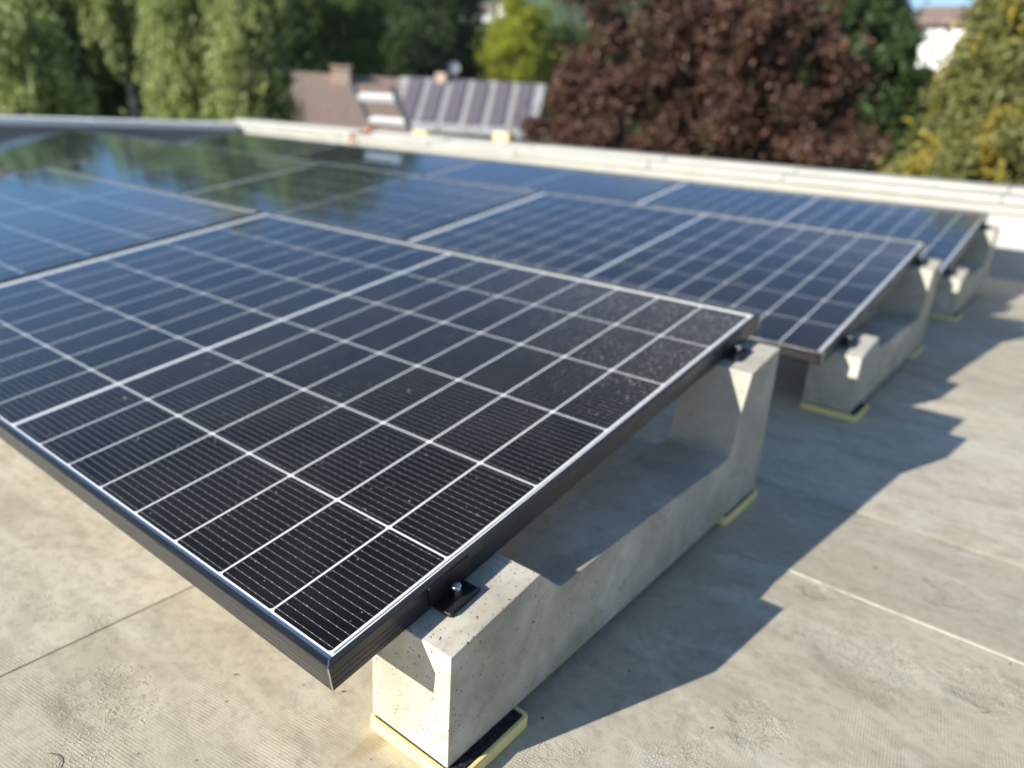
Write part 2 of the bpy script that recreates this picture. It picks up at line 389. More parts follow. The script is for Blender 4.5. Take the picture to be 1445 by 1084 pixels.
# ------------------------------------------------------------------ our building: shell, membrane sheets, parapets
XW, YW = -7.5, 4.72            # inner faces of the two parapets
X1, Y0 = 9.0, -7.0
shell = box('building_shell', (XW-0.45, Y0, ZT-0.2), (X1, YW+0.5, ZG-0.06), simple('rendered_wall', (0.5, 0.48, 0.42), 0.9, world=True))
tag(shell, kind='structure')
roof = box('flat_roof', (XW-0.02, Y0+0.01, ZG-0.06), (X1-0.01, YW+0.02, ZG-0.004), M['subroof']); tag(roof, kind='structure')
TINT = (0.50, 0.445, 0.335)
mm = [mat_membrane('roof_membrane', TINT, 0), mat_membrane('roof_membrane_grey', (0.44, 0.39, 0.30), 1), mat_membrane('roof_membrane_pale', (0.55, 0.495, 0.385), 2)]
def wavy_slab(name, x0, x1, y0, y1, ztop, mat, parent, seed, amp=0.0006, ramp=0.0008):
    # a rolled-out sheet: gently uneven edges, a real 3 mm edge
    r = random.Random(seed); ph = [r.uniform(0, 6.3) for _ in range(6)]
    nx = max(2, int((min(x1, 3)-max(x0, -3))/0.03)) if x1 > -3 else 2
    xs = sorted(set([x0] + [max(x0, -3)+(min(x1, 3)-max(x0, -3))*i/nx for i in range(nx+1)] + [x1]))
    def e(x, k): return amp*(1.4*math.sin(x*7+ph[k]) + math.sin(x*23+ph[k+1]) + 0.7*math.sin(x*61+ph[k+2]))
    bm = bmesh.new()
    T = [[bm.verts.new((x, y0+e(x, 0), ztop-0.003)) for x in xs], [bm.verts.new((x, y0+e(x, 0), ztop-0.0006)) for x in xs], [bm.verts.new((x, y0+e(x, 0)+ramp, ztop)) for x in xs],
         [bm.verts.new((x, y1, ztop)) for x in xs], [bm.verts.new((x, y1, ztop-0.003)) for x in xs]]
    for a, b in zip(T, T[1:]):
        for i in range(len(xs)-1): bm.faces.new((a[i], a[i+1], b[i+1], b[i]))
    for s in (0, -1): bm.faces.new([row[s] for row in T])
    return mesh_obj(name, bm_mesh(name, bm, mat), None, parent)
XJ = -0.4715
wavy_slab('membrane_sheet', XJ+0.0016, X1-0.02, Y0+0.02, 0.86, ZG, mm[0], roof, 1, 0.0)
sheets = [(0.8235, 1.20, 0.0010, 1), (1.142, 2.06, 0.0021, 2), (2.005, 3.10, 0.0032, 0), (3.06, 4.12, 0.0043, 1), (4.08, YW, 0.0054, 2)]
for i, (a, b, dz, mi) in enumerate(sheets):
    wavy_slab('membrane_sheet', XJ+0.0016, X1-0.02, a, b, ZG+dz, mm[mi], roof, 10+i, 0.0009 if i < 3 else 0.0015, 0.005 if i == 0 else 0.035)
lsh = [(Y0+0.02, 1.96, 0.0, 2), (1.92, 3.0, 0.0018, 0), (2.96, 4.0, 0.0034, 1), (3.96, YW, 0.005, 0)]
for i, (a, b, dz, mi) in enumerate(lsh):
    wavy_slab('membrane_sheet', XW+0.005, XJ-0.0016, a, b, ZG+dz, mm[mi], roof, 30+i, 0.0)
# hot-air weld bead along two laps
for yb, zb, w_, sd in ((0.8235, 0.0001, 0.00055, 4),):
    r = random.Random(sd); bm = bmesh.new(); pts = []; rad = []
    x = XJ+0.01
    while x < 1.6:
        e = 0.0009*(1.4*math.sin(x*7+1) + math.sin(x*23+2) + 0.7*math.sin(x*61))*0.4
        pts.append((x, yb+e-0.0004, ZG+zb)); rad.append(w_*(0.6+0.7*r.random())); x += r.uniform(0.004, 0.012)
    tube(bm, pts, rad, 5)
    mesh_obj('weld_bead', bm_mesh('weld_bead', bm, M['bead']), None, roof)
# grit and straws lying on the roof
r = random.Random(11); bm = bmesh.new()
for i in range(420):
    x = r.uniform(-1.4, 0.95); y = r.uniform(-0.4, 1.6); s = r.choice([0.0007, 0.0009, 0.0013, 0.002])*r.uniform(0.7, 1.2)
    z = ZG + (0.0018 if (x > XJ and y > 0.83) else 0) + (0.0016 if (x > XJ and y > 1.15) else 0)
    q = [Vector((r.uniform(-1, 1), r.uniform(-1, 1), r.uniform(-.4, .4))) for _ in range(6)]
    vs = [bm.verts.new(Vector((x, y, z+s*0.5)) + v.normalized()*s*Vector((1, 1, .6)).length*0.6) for v in (Vector((1, .2, 0)), Vector((0, 1, .1)), Vector((-1, .1, 0)), Vector((0, -1, 0)), Vector((0, 0, .6)), Vector((0, 0, -.5)))]
    for f in ((0, 1, 4), (1, 2, 4), (2, 3, 4), (3, 0, 4), (1, 0, 5), (2, 1, 5), (3, 2, 5), (0, 3, 5)): bm.faces.new([vs[j] for j in f])
grit = mesh_obj('roof_grit', bm_mesh('roof_grit', bm, simple('dark_grit', (0.09, 0.08, 0.065), 0.8)), None); tag(grit, kind='stuff')
straw_m = simple('dry_stalk', (0.16, 0.12, 0.06), 0.7)
for i, (x, y, a, l) in enumerate(((-0.262, -0.19, 2.2, 0.035), (0.565, 0.66, 0.2, 0.012))):
    bm = bmesh.new(); tube(bm, [(x+l*t*math.cos(a+0.5*t), y+l*t*math.sin(a+0.9*t), ZG+0.0012) for t in (0, .25, .5, .75, 1)], [0.0004]*5, 5)
    o = mesh_obj('dry_stalk', bm_mesh('dry_stalk', bm, straw_m), None)
    tag(o, ['thin curved dry stalk lying on the roof at the lower left', 'tiny dry stalk lying on the roof at the lower right'][i], 'stalk')

# parapets
def parapet_profile(h, wdt, over, inner_y):
    return None
ZC = 0.212      # underside of the coping
par = empty('parapet_wall', (0, 0, 0)); tag(par, 'long cream parapet with white upstand and jointed coping behind the panel rows', 'parapet')
extr = extrude_x('upstand', [(YW-0.0, ZG-0.003), (YW+0.012, ZG+0.05), (YW+0.016, ZC+0.004), (YW+0.40, ZC+0.004), (YW+0.40, ZG-0.003)], XW-0.40, X1-0.02, M['upstand'])
mesh_obj('upstand', extr, None, par)
# folded counter-flashing line under the coping
mesh_obj('flashing', extrude_x('flashing', [(YW-0.006, ZC-0.050), (YW+0.013, ZC-0.046), (YW+0.014, ZC), (YW-0.012, ZC)], XW+0.0, X1-0.04, M['coping']), None, par)
x = XW-0.45; i = 0; r = random.Random(5)
prof = [(YW-0.035, ZC+0.004), (YW-0.035, ZC+0.036), (YW-0.020, ZC+0.048), (YW+0.20, ZC+0.056), (YW+0.215, ZC+0.080), (YW+0.46, ZC+0.088), (YW+0.47, ZC+0.03), (YW+0.44, ZC+0.004)]
while x < X1-0.2:
    L = 1.0 if i % 2 else 1.25
    me = extrude_x('coping_slab', prof, x+0.0035, min(x+L, X1)-0.0035, M['coping'], 0.003, 1)
    o = mesh_obj('coping_slab', me, None, par); o.location.z = r.uniform(-0.002, 0.004); o.rotation_euler.z = r.uniform(-0.0006, 0.0006)
    x += L; i += 1
par2 = empty('parapet_wall', (0, 0, 0)); tag(par2, 'grey parapet closing the left end of the roof, its inner face in shade', 'parapet')
bm = bmesh.new(); add_box(bm, (XW-0.40, Y0+0.05, ZG-0.003), (XW, YW-0.005, ZC-0.02)); mesh_obj('upstand', bm_mesh('upstand', bm, M['upstand_shade']), None, par2)
y = Y0+0.06
while y < YW-0.1:
    L = min(1.25, YW-0.045-y)
    box('coping_slab', (XW-0.45, y+0.004, ZC-0.017), (XW+0.03, y+L-0.004, ZC+0.045), M['coping_grey'], par2, 0.006, 1); y += 1.25

# ------------------------------------------------------------------ solar panels
TILT = math.radians(9.3)
L, W, H = 1.7455, 1.137, 0.0335
PU = 0.10508; PV = 0.184; GAP = 0.0087
def frame_rail(name, length, c0=1, c1=1):
    # runs along +X from 0 to length, outer face at y=0, mitred both ends
    prof = [(0, 0), (0, .0065), (.0004, .0070), (.0004, .0088), (0, .0093), (0, .0135), (.0004, .0140), (.0004, .0158), (0, .0163), (0, .0205), (.0004, .0210), (.0004, .0225), (0, .0230),
            (0, H-.0012), (.0004, H-.0004), (.0012, H), (.0083, H), (.0090, H-.0004), (.0093, H-.0012), (.0093, H-.0032), (.0015, H-.0034), (.0015, .0018), (.022, .0018), (.022, 0)]
    bm = bmesh.new(); g_ = 0.00018
    a = [bm.verts.new((d+g_, d, z)) for d, z in prof]; b = [bm.verts.new((length-d-g_, d, z)) for d, z in prof]
    n = len(prof)
    for i in range(n): bm.faces.new((a[i], a[(i+1) % n], b[(i+1) % n], b[i]))
    bm.faces.new(a); bm.faces.new(b[::-1])
    return bm_mesh(name, bm, M['frame'])
rail_long = frame_rail('frame_rail_long', L); rail_short = frame_rail('frame_rail_short', W)
def corner_mesh():
    bm = bmesh.new()
    # bare metal mitre fillet seen as a bright hairline: an upright sliver and one across the lip
    t = 0.00055
    pts = [(0.0002, 0.0002), (0.0084, 0.0084)]
    for (a0, z0, a1, z1) in ((-0.00012, 0.001, 0.0010, H-0.0006), (0.0012, H-0.0022, 0.0086, H+0.00012)):
        vs = []
        for d in (a0, a1):
            for s in (-1, 1):
                for z in (z0, z1): vs.append(bm.verts.new((d+s*t, d-s*t, z)))
        for f in ((0, 1, 3, 2), (4, 6, 7, 5), (0, 4, 5, 1), (2, 3, 7, 6), (0, 2, 6, 4), (1, 5, 7, 3)): bm.faces.new([vs[i] for i in f])
    return bm_mesh('mitre_joint', bm, M['alu'])
mitre = corner_mesh()
def cell_mesh():
    c = 0.0028; hx, hy = CELL_X/2, CELL_Y/2
    o = [(-hx+c, -hy), (hx-c, -hy), (hx, -hy+c), (hx, hy-c), (hx-c, hy), (-hx+c, hy), (-hx, hy-c), (-hx, -hy+c)]
    V = [(x, y, 0.00025) for x, y in o] + [(x, y, 0) for x, y in o]
    F = [tuple(range(8)), tuple(range(15, 7, -1))] + [(i, i+8, (i+1) % 8+8, (i+1) % 8) for i in range(8)]
    return pydata('cell', V, F, M['cell'])
cellm = cell_mesh()
ZB = H-0.0048          # top of the backsheet
def bm_box(name, lo, hi, mat):
    bm = bmesh.new(); add_box(bm, lo, hi); return bm_mesh(name, bm, mat)
back_m = bm_box('backsheet', (-L+0.0018, 0.0018, ZB-0.0012), (-0.0018, W-0.0018, ZB), M['backsheet'])
pane_m = bm_box('glass_pane', (-L+0.0019, 0.0019, ZB+0.0005), (-0.0019, W-0.0019, ZB+0.0014), M['glass'])
rib_side = bm_box('busbar_ribbon', (-0.0024, 0.0195, ZB+0.0001), (0, W-0.022, ZB+0.0003), M['ribbon'])
ZROW = -0.030/math.cos(TILT)*1.0
CY0 = 0.0165
def clamp_at(x, y, parent, side=1):
    # L bracket: plate on the concrete, upright against the frame, hook on the lip; bolt through the plate
    cl = bmesh.new()
    s = side
    def bx(x0, x1, y0, y1, z0, z1): add_box(cl, (x+min(s*x0, s*x1), y+y0, z0), (x+max(s*x0, s*x1), y+y1, z1))
    bx(0.0008, 0.0295, -0.030, 0.024, -0.001, 0.0035)
    bx(0.0005, 0.0030, -0.034, 0.038, 0.0037, H-0.002)
    bx(0.0270, 0.0295, -0.030, 0.024, 0.0037, 0.0062)
    c = mesh_obj('clamp', bm_mesh('clamp', cl, M['blackmetal'], 0.0004, 1), None, parent)
    bb = bmesh.new(); cx = x+s*0.0135
    tube(bb, [(cx, y, 0.0034), (cx, y, 0.0180), (cx, y, 0.0188)], [0.0060, 0.0060, 0.0054], 24, caps=False)
    tube(bb, [(cx, y, 0.0188), (cx, y, 0.0189)], [0.0054, 0.0035], 24, caps=False)
    tube(bb, [(cx, y, 0.0189), (cx, y, 0.0130)], [0.0035, 0.0034], 24, caps=True)
    bo = mesh_obj('bolt', bm_mesh('bolt', bb, M['steel']), None, c)
    so_ = bmesh.new(); tube(so_, [(cx, y, 0.0132), (cx, y, 0.0165)], [0.0033, 0.0033], 6)
    mesh_obj('socket', bm_mesh('socket', so_, M['socket']), None, c)
    return c
def make_panel(origin, label, clamp=()):
    root = empty('solar_panel', origin, (TILT, 0, 0)); tag(root, label, 'solar panel', 'tilted solar panels in three rows')
    for me, loc, rz in ((rail_long, (-L, 0, 0), 0), (rail_short, (0, 0, 0), math.pi/2), (rail_long, (0, W, 0), math.pi), (rail_short, (-L, W, 0), -math.pi/2)):
        o = mesh_obj('frame_rail', me, None, root, loc); o.rotation_euler.z = rz
        if me is rail_short and rz > 0: pass
    for loc, rz in (((0, 0, 0), math.pi/2), ((-L, 0, 0), 0), ((0, W, 0), math.pi), ((-L, W, 0), -math.pi/2)):
        o = mesh_obj('mitre_joint', mitre, None, root, loc); o.rotation_euler.z = rz
    mesh_obj('backsheet', back_m, None, root)
    mesh_obj('glass_pane', pane_m, None, root)
    for i in range(16):
        xc = -(i+0.5)*PU - (GAP if i >= 8 else 0) - 0.0185
        for j in range(6):
            mesh_obj('cell', cellm, None, root, (xc, CY0+(j+0.5)*PV, ZB+0.00005))
    for xr in (-0.0185+0.0042, -0.0185-8*PU-GAP/2+0.0012, -0.0185-16*PU-GAP-0.0022):
        mesh_obj('busbar_ribbon', rib_side, None, root, (xr, 0, 0))
    for (cx, cy, sd) in clamp: clamp_at(cx, cy, root, sd)
    return root
PITCH_X = 1.750
def row_origin(x, y, z): return (0.0185+x, 0, 0)
base = Vector((0.0185, 0, 0))
def org(T, n):   # local panel frame origin: outer low corner, underside
    # panel-frame vector (0.0185, -0.0165, -0.030) turned into the world, plus the row's offset
    v = Euler((TILT, 0, 0)).to_matrix() @ Vector((0.0185 - PITCH_X*n, -CY0, -(ZB+0.0003)))
    return v + Vector(T)
ROWS = [((0, 0, 0), 2), ((0.027, 1.578, 0.004), 4), ((0.031, 3.156, 0.004), 4)]
words = ['front', 'middle', 'back']
names = {
 (0, 0): 'large near solar panel filling the foreground, its corner pointing at the viewer',
 (0, 1): 'second solar panel of the front row, at the left edge, reflecting blue sky',
 (1, 0): 'right-hand end panel of the middle row, directly behind the near panel',
 (1, 1): 'middle row panel second from its right end, half dark and half blue with reflections',
 (1, 2): 'middle row panel third from its right end, behind the joint of the front row',
 (1, 3): 'leftmost panel of the middle row, mirroring trees and pale sky',
 (2, 0): 'right-hand end panel of the back row, nearest the white parapet',
 (2, 1): 'back row panel second from its right end, plain blue',
 (2, 2): 'back row panel third from its right end, below the ladder',
 (2, 3): 'leftmost panel of the back row, next to the parapet corner'}
for ri, (T, n) in enumerate(ROWS):
    for i in range(n):
        cl = []
        if i == 0: cl += [(0, 0.180, 1), (0, 0.995, 1)]
        make_panel(org(T, i), names[(ri, i)], cl)

# ------------------------------------------------------------------ concrete supports and their pads
def block_profile():
    zb = ZG+0.020
    top = lambda y: 0.1638*y - 0.0318
    p = [(0.094, zb), (0.0945, top(.0945)), (0.256, top(.256)+0.0004), (0.300, -0.029)]
    p += [(0.3055, -0.0325), (0.314, -0.0340), (0.42, -0.0318), (0.60, -0.0340)]                       # fillet
    p += [(0.842, -0.0405), (0.858, -0.0375), (0.868, -0.029), (0.873, -0.016)]
    p += [(0.883, 0.035), (0.911, top(.911)), (1.0475, top(1.0475)), (1.0515, zb)]
    return p
def make_block():
    prof = block_profile()
    bm = bmesh.new(); n = len(prof); x0, x1 = -0.064, 0.0655
    def inset(x): return x
    a = [bm.verts.new((x0, y, z)) for y, z in prof]; b = [bm.verts.new((x1, y, z)) for y, z in prof]
    for i in range(n): bm.faces.new((a[i], a[(i+1) % n], b[(i+1) % n], b[i]))
    bm.faces.new(a); bm.faces.new(b[::-1])
    bmesh.ops.recalc_face_normals(bm, faces=bm.faces)
    ed = [e for e in bm.edges if e.calc_face_angle(0) > 0.25]
    bmesh.ops.bevel(bm, geom=ed, offset=0.0016, segments=2, affect='EDGES', profile=0.6)
    me = bpy.data.meshes.new('concrete_block'); bm.to_mesh(me); bm.free(); me.materials.append(M['concrete'])
    return me
blockm = make_block()
def rounded_rect(hx, hy, r, n=5):
    pts = []
    for cx, cy, a0 in ((hx-r, hy-r, 0), (-hx+r, hy-r, 90), (-hx+r, -hy+r, 180), (hx-r, -hy+r, 270)):
        for k in range(n): a = math.radians(a0+90*k/(n-1)); pts.append((cx+r*math.cos(a), cy+r*math.sin(a)))
    return pts
def pad_meshes(hx, hy):
    bm = bmesh.new(); n = 20
    rings = []
    for ins, z in ((0.0015, 0), (0, 0.002), (0, 0.0160), (0.0015, 0.0180), (0.0055, 0.0180), (0.007, 0.0165), (0.007, 0.009)):
        rings.append([bm.verts.new((x, y, z)) for x, y in rounded_rect(hx-ins, hy-ins, max(0.004, 0.010-ins))])
    m_ = len(rings[0])
    for r0, r1 in zip(rings, rings[1:]):
        for j in range(m_): bm.faces.new((r0[j], r0[(j+1) % m_], r1[(j+1) % m_], r1[j]))
    bm.faces.new(rings[0][::-1]); bm.faces.new(rings[-1])
    tray = bm_mesh('tray', bm, M['tray'])
    # granulate mat, grainy top with ragged rim, a little higher than the tray rim
    r = random.Random(2); bm = bmesh.new(); o = rounded_rect(hx-0.0072, hy-0.0072, 0.005)
    nx, ny = 44, 40; V = {}
    for j in range(ny+1):
        for i in range(nx+1):
            x = (i/nx*2-1)*(hx-0.0074); y = (j/ny*2-1)*(hy-0.0074); e = i in (0, nx) or j in (0, ny)
            V[i, j] = bm.verts.new((x+r.uniform(-.0007, .0007), y+r.uniform(-.0007, .0007), (0.0172 if e else 0.0190)+r.uniform(-.0006, .0006)))
    for j in range(ny):
        for i in range(nx): bm.faces.new((V[i, j], V[i+1, j], V[i+1, j+1], V[i, j+1]))
    bound = [V[i, 0] for i in range(nx+1)] + [V[nx, j] for j in range(1, ny+1)] + [V[i, ny] for i in range(nx-1, -1, -1)] + [V[0, j] for j in range(ny-1, 0, -1)]
    low = [bm.verts.new((v.co.x, v.co.y, 0.0092)) for v in bound]
    for k in range(len(bound)): bm.faces.new((bound[k], low[k], low[(k+1) % len(low)], bound[(k+1) % len(low)]))
    mat_ = bm_mesh('granulate_mat', bm, M['rubber'])
    return tray, mat_
padf = pad_meshes(0.077, 0.070); padr = pad_meshes(0.074, 0.085)
place = {0: 'at the right end of the front row', 1: 'at the right end of the middle row', 2: 'at the right end of the back row'}
for ri, (T, n) in enumerate(ROWS):
    xs = [0.023] + [0.0185-PITCH_X*k+0.0075 for k in range(1, n)] + [0.0185-PITCH_X*n+0.015+0.02]
    for k, x in enumerate(xs):
        o = mesh_obj('concrete_support', blockm, None, None, (x+T[0], T[1], 0))
        where = words[ri] + ' row'
        if k == 0: lab = 'pale U-shaped concrete support ' + place[ri]
        else: lab = 'concrete support under the %s, %s' % (where, ['', 'first joint from the right', 'second joint from the right', 'third joint from the right', 'left end'][k if k < n else 4])
        tag(o, lab, 'support block', 'concrete supports under the solar panels')
        for which, pm, cx, cy, rz in (('front', padf, 0.010, 0.158, 0.0), ('rear', padr, 0.0, 0.970, 0.0)):
            rt = empty('support_pad', (x+T[0]+cx, T[1]+cy, ZG), (0, 0, rz))
            tag(rt, 'yellow pad under the %s foot, %s row, %s' % (which, words[ri], ['right end support', 'first joint from the right', 'second joint from the right', 'third joint from the right', 'left end support'][k if k < n else 4]), 'pad', 'foam pads under the concrete supports')
            mesh_obj('tray', pm[0], None, rt); mesh_obj('granulate_mat', pm[1], None, rt)

# ------------------------------------------------------------------ ladder behind the parapet
lad = empty('ladder', (-5.58, 6.266, -1.2)); tag(lad, 'aluminium ladder leaning on the outside of the parapet, two wide rungs showing', 'ladder')
M['ladder'] = simple('ladder_rail', (0.16, 0.20, 0.24), 0.35, metal=0.6, namt=0.1)
M['rung'] = simple('ladder_rung', (0.55, 0.56, 0.56), 0.4, metal=0.2, namt=0.05)
tl = math.radians(33.1)       # lean from the vertical, top towards the roof
def lp(x, s): return (x, -math.sin(tl)*s, math.cos(tl)*s)
for x in (-0.29, 0.29):
    bm = bmesh.new(); 
    a = Vector(lp(x, -6.2)); b = Vector(lp(x, 2.30)); 
    tube(bm, [a, b], 0.032, 4)
    mesh_obj('side_rail', bm_mesh('side_rail', bm, M['ladder']), None, lad)
s = -5.93
while s < 2.2:
    bm = bmesh.new(); a = Vector(lp(-0.27, s)); b = Vector(lp(0.27, s)); tube(bm, [a, b], [0.042, 0.042], 4)
    mesh_obj('rung', bm_mesh('rung', bm, M['rung']), None, lad); s += 0.27
# strap and wood blocks on the coping
bm = bmesh.new(); tube(bm, [(-5.50, 4.655, 0.10), (-5.505, 4.66, 0.262), (-5.52, 4.93, 0.288), (-5.60, 4.95, 0.315), (-5.72, 5.14, 0.325), (-5.84, 5.25, 0.33)], [0.016]*6, 6)
tag(mesh_obj('ratchet_strap', bm_mesh('ratchet_strap', bm, simple('orange_webbing', (0.60, 0.24, 0.10), 0.7)), None), 'orange strap tying the ladder over the parapet coping', 'strap')
wood = simple('fresh_wood', (0.56, 0.44, 0.24), 0.7, nscale=30)
for i, (x, y, sx, sz, lab) in enumerate(((-3.93, 5.12, 0.09, 0.08, 'larger pale wooden block standing on the coping right of the ladder'), (-4.98, 5.12, 0.09, 0.04, 'smaller pale wooden block on the coping at the foot of the ladder'))):
    o = box('wooden_block', (-sx, -0.05, 0), (sx, 0.05, sz), wood, None, 0.004, 1); o.location = (x, y, ZC+0.086); o.rotation_euler.z = 0.2*i
    tag(o, lab, 'wood block')

# ------------------------------------------------------------------ neighbouring houses
def mat_tiles(name, a, b):
    k = NT(name); p = k.coords()
    br = k.n('ShaderNodeTexBrick'); k.put(br, 'Vector', p); br.inputs['Scale'].default_value = 1.0
    br.inputs['Brick Width'].default_value = 0.3; br.inputs['Row Height'].default_value = 0.33; br.inputs['Mortar Size'].default_value = 0.02
    br.inputs['Color1'].default_value = (*a, 1); br.inputs['Color2'].default_value = (*b, 1); br.inputs['Mortar'].default_value = (a[0]*.4, a[1]*.4, a[2]*.4, 1)
    c = k.mix(k.ramp(k.noise(p, 1.5, 4), [(0.4, 0), (0.65, 0.5)]), br.outputs['Color'], (0.20, 0.19, 0.15))
    k.bsdf(c, 0.8, k.bump(br.outputs['Fac'], 0.4, 0.02), 0.3); return k.m
M['tiles'] = mat_tiles('brown_roof_tiles', (0.26, 0.18, 0.145), (0.31, 0.215, 0.175))
M['tiles2'] = mat_tiles('grey_roof_tiles', (0.32, 0.33, 0.35), (0.38, 0.385, 0.40))
M['wallw'] = simple('white_render', (0.74, 0.73, 0.70), 0.9, nscale=1, namt=0.06)
M['wallb'] = simple('brown_brick_wall', (0.24, 0.15, 0.11), 0.9, nscale=8, namt=0.25)
M['chim'] = simple('chimney_render', (0.50, 0.38, 0.30), 0.9, nscale=6)
M['window'] = simple('dark_window', (0.02, 0.025, 0.03), 0.1, spec=0.6)
M['winframe'] = simple('white_window_frame', (0.7, 0.7, 0.68), 0.5)
M['collector'] = simple('grey_collector', (0.11, 0.10, 0.12), 0.65, nscale=3, namt=0.12)
def house(name, loc, rz, wx, dy, zeave, zridge, wall, roofm, label, over=0.4):
    # local: ridge along X, front slope faces -Y; origin at ground level
    root = empty(name, loc, (0, 0, rz)); tag(root, label, 'house')
    e, rg = zeave-loc[2], zridge-loc[2]
    hy = dy/2; hx = wx/2
    prof = [(-hy, 0), (-hy, e), (0, rg-0.12), (hy, e), (hy, 0)]
    mesh_obj('wall', extrude_x('wall', prof, -hx, hx, wall), None, root)
    sl = (rg-e)/hy
    for s in (-1, 1):
        yo = -s*0
        pr = [(s*(hy+over), e-over*sl), (0.0, rg), (0.0, rg+0.16), (s*(hy+over), e-over*sl+0.16)]
        if s > 0: pr = [(y+0.004, z) for y, z in pr]
        mesh_obj('roof', extrude_x('roof', pr, -hx-over, hx+over, roofm), None, root)
    for fx in (-0.3, 0.0, 0.3):
        wz = e*0.55
        wf = box('window', (fx*wx-0.6, -hy-0.06, wz), (fx*wx+0.6, -hy-0.012, wz+1.3), M['winframe'], root)
        box('pane', (fx*wx-0.52, -hy-0.075, wz+0.08), (fx*wx+0.52, -hy-0.064, wz+1.22), M['window'], wf)
    return root, e, rg, hy, sl
# left: brown tiled roof
p = at(143.6, 38, ZT)
h1, e, rg, hy, sl = house('brown_roofed_house', p, math.radians(50), 8.6, 8.0, el(36, -1.6), el(40, 1.55), M['wallb'], M['tiles'], 'low house with brown tiled roof behind the parapet, left of the ladder')
bm = bmesh.new(); add_box(bm, (1.6, -0.9, rg-1.4), (2.4, -0.2, rg+0.40)); add_box(bm, (1.53, -0.97, rg+0.40), (2.47, -0.13, rg+0.50)); mesh_obj('chimney', bm_mesh('chimney', bm, M['chim']), None, h1)
# right: roof with a row of grey solar collectors
p = at(131.4, 54, ZT)
h2, e, rg, hy, sl = house('collector_house', p, math.radians(30), 9.2, 6.6, el(51, -1.25), el(54, 1.85), M['wallb'], M['tiles2'], 'house with five grey solar collectors on its pale roof, right of the ladder')
ang = math.atan(sl)
for i in range(6):
    o = box('solar_collector', (-0.50, 0, 0), (0.50, math.hypot(hy, rg-e)*0.93, 0.10), M['collector'], h2)
    o.location = (-3.75+1.50*i, -hy*0.98, e+0.02*hy*sl+0.20); o.rotation_euler.x = ang
bm = bmesh.new(); add_box(bm, (-2.4, -0.5, rg-0.9), (-1.7, 0.2, rg+0.50)); mesh_obj('chimney', bm_mesh('chimney', bm, M['chim']), None, h2)
bm = bmesh.new()
rings = []
for k in range(5):
    rr = 0.42*k/4; rings.append([bm.verts.new((rr*math.cos(t), -0.35*rr*rr*2+0.0, rr*math.sin(t))) for t in [2*math.pi*j/16 for j in range(16)]] if k else [bm.verts.new((0, 0, 0))])
for j in range(16): bm.faces.new((rings[0][0], rings[1][j], rings[1][(j+1) % 16]))
for a_, b_ in zip(rings[1:], rings[2:]):
    for j in range(16): bm.faces.new((a_[j], b_[j], b_[(j+1) % 16], a_[(j+1) % 16]))
tube(bm, [(0, 0.02, 0), (0, 0.05, -0.5), (0, 0.05, -1.2)], 0.03, 6)
o = mesh_obj('satellite_dish', bm_mesh('satellite_dish', bm, simple('grey_dish', (0.16, 0.18, 0.22), 0.5)), None, h2); o.location = (-1.3, 0.0, rg+0.85); o.rotation_euler = (-0.3, 0, 0.3)
# low scaffold in front of the collector house
sc = empty('scaffold', at(130.8, 38, ZT), (0, 0, math.radians(36))); tag(sc, 'thin grey scaffold frame below the eaves of the collector house', 'scaffold')
for i in range(5):
    bm = bmesh.new(); tube(bm, [(-4+2*i, 0, 0), (-4+2*i, 0, 6.3)], 0.05, 6); mesh_obj('post', bm_mesh('post', bm, M['ribbon']), None, sc)
for z in (4.2, 5.6):
    bm = bmesh.new(); tube(bm, [(-4.3, 0.06, z), (4.3, 0.06, z)], 0.05, 6); mesh_obj('rail', bm_mesh('rail', bm, M['ribbon']), None, sc)
# white house seen between the trees on the right
p = at(100.9, 46, ZT)
h3, e, rg, hy, sl = house('white_house', p, math.radians(12), 1.7, 6.0, el(46, 6.3), el(46, 7.4), M['wallw'], M['tiles'], 'white rendered house glimpsed between the trees at the upper right')
# pale houses far up on the hill
for i, (a, d, zz) in enumerate(((130.9, 330, 7.0), (128.9, 350, 7.3), (132.0, 345, 6.9))):
    house('hillside_house', at(a, d, el(d, zz)-7), math.radians(40+10*i), 9, 7, el(d, zz)-3, el(d, zz)-0.5, M['wallw'], M['tiles'],
          ['white house high on the far wooded hill, the nearest one', 'white house on the far hill, right of its two neighbours', 'white house on the far hill, left of its two neighbours'][i])

# ------------------------------------------------------------------ trees
M['bark'] = simple('bark', (0.10, 0.08, 0.06), 0.95, nscale=6, namt=0.3, bump=0.6, bscale=20)
M['bark_birch'] = simple('birch_bark', (0.40, 0.38, 0.34), 0.9, nscale=5, namt=0.5)
FOL = {
 'weeping': mat_foliage('weeping_leaves', (0.16, 0.21, 0.06), (0.29, 0.35, 0.12), (0.46, 0.50, 0.22), 0.4),
 'dark': mat_foliage('dark_leaves', (0.022, 0.045, 0.016), (0.050, 0.090, 0.026), (0.10, 0.145, 0.042), 0.32),
 'green': mat_foliage('green_leaves', (0.05, 0.09, 0.022), (0.11, 0.17, 0.04), (0.22, 0.28, 0.06), 0.38),
 'lime': mat_foliage('yellow_green_leaves', (0.20, 0.26, 0.03), (0.32, 0.36, 0.035), (0.42, 0.42, 0.05), 0.4),
 'copper': mat_foliage('copper_leaves', (0.035, 0.018, 0.013), (0.10, 0.050, 0.034), (0.20, 0.115, 0.075), 0.22, extra=(0.085, 0.075, 0.035)),
 'autumn': mat_foliage('turning_leaves', (0.10, 0.12, 0.03), (0.18, 0.19, 0.06), (0.27, 0.26, 0.09), 0.35, extra=(0.55, 0.40, 0.04)),
}
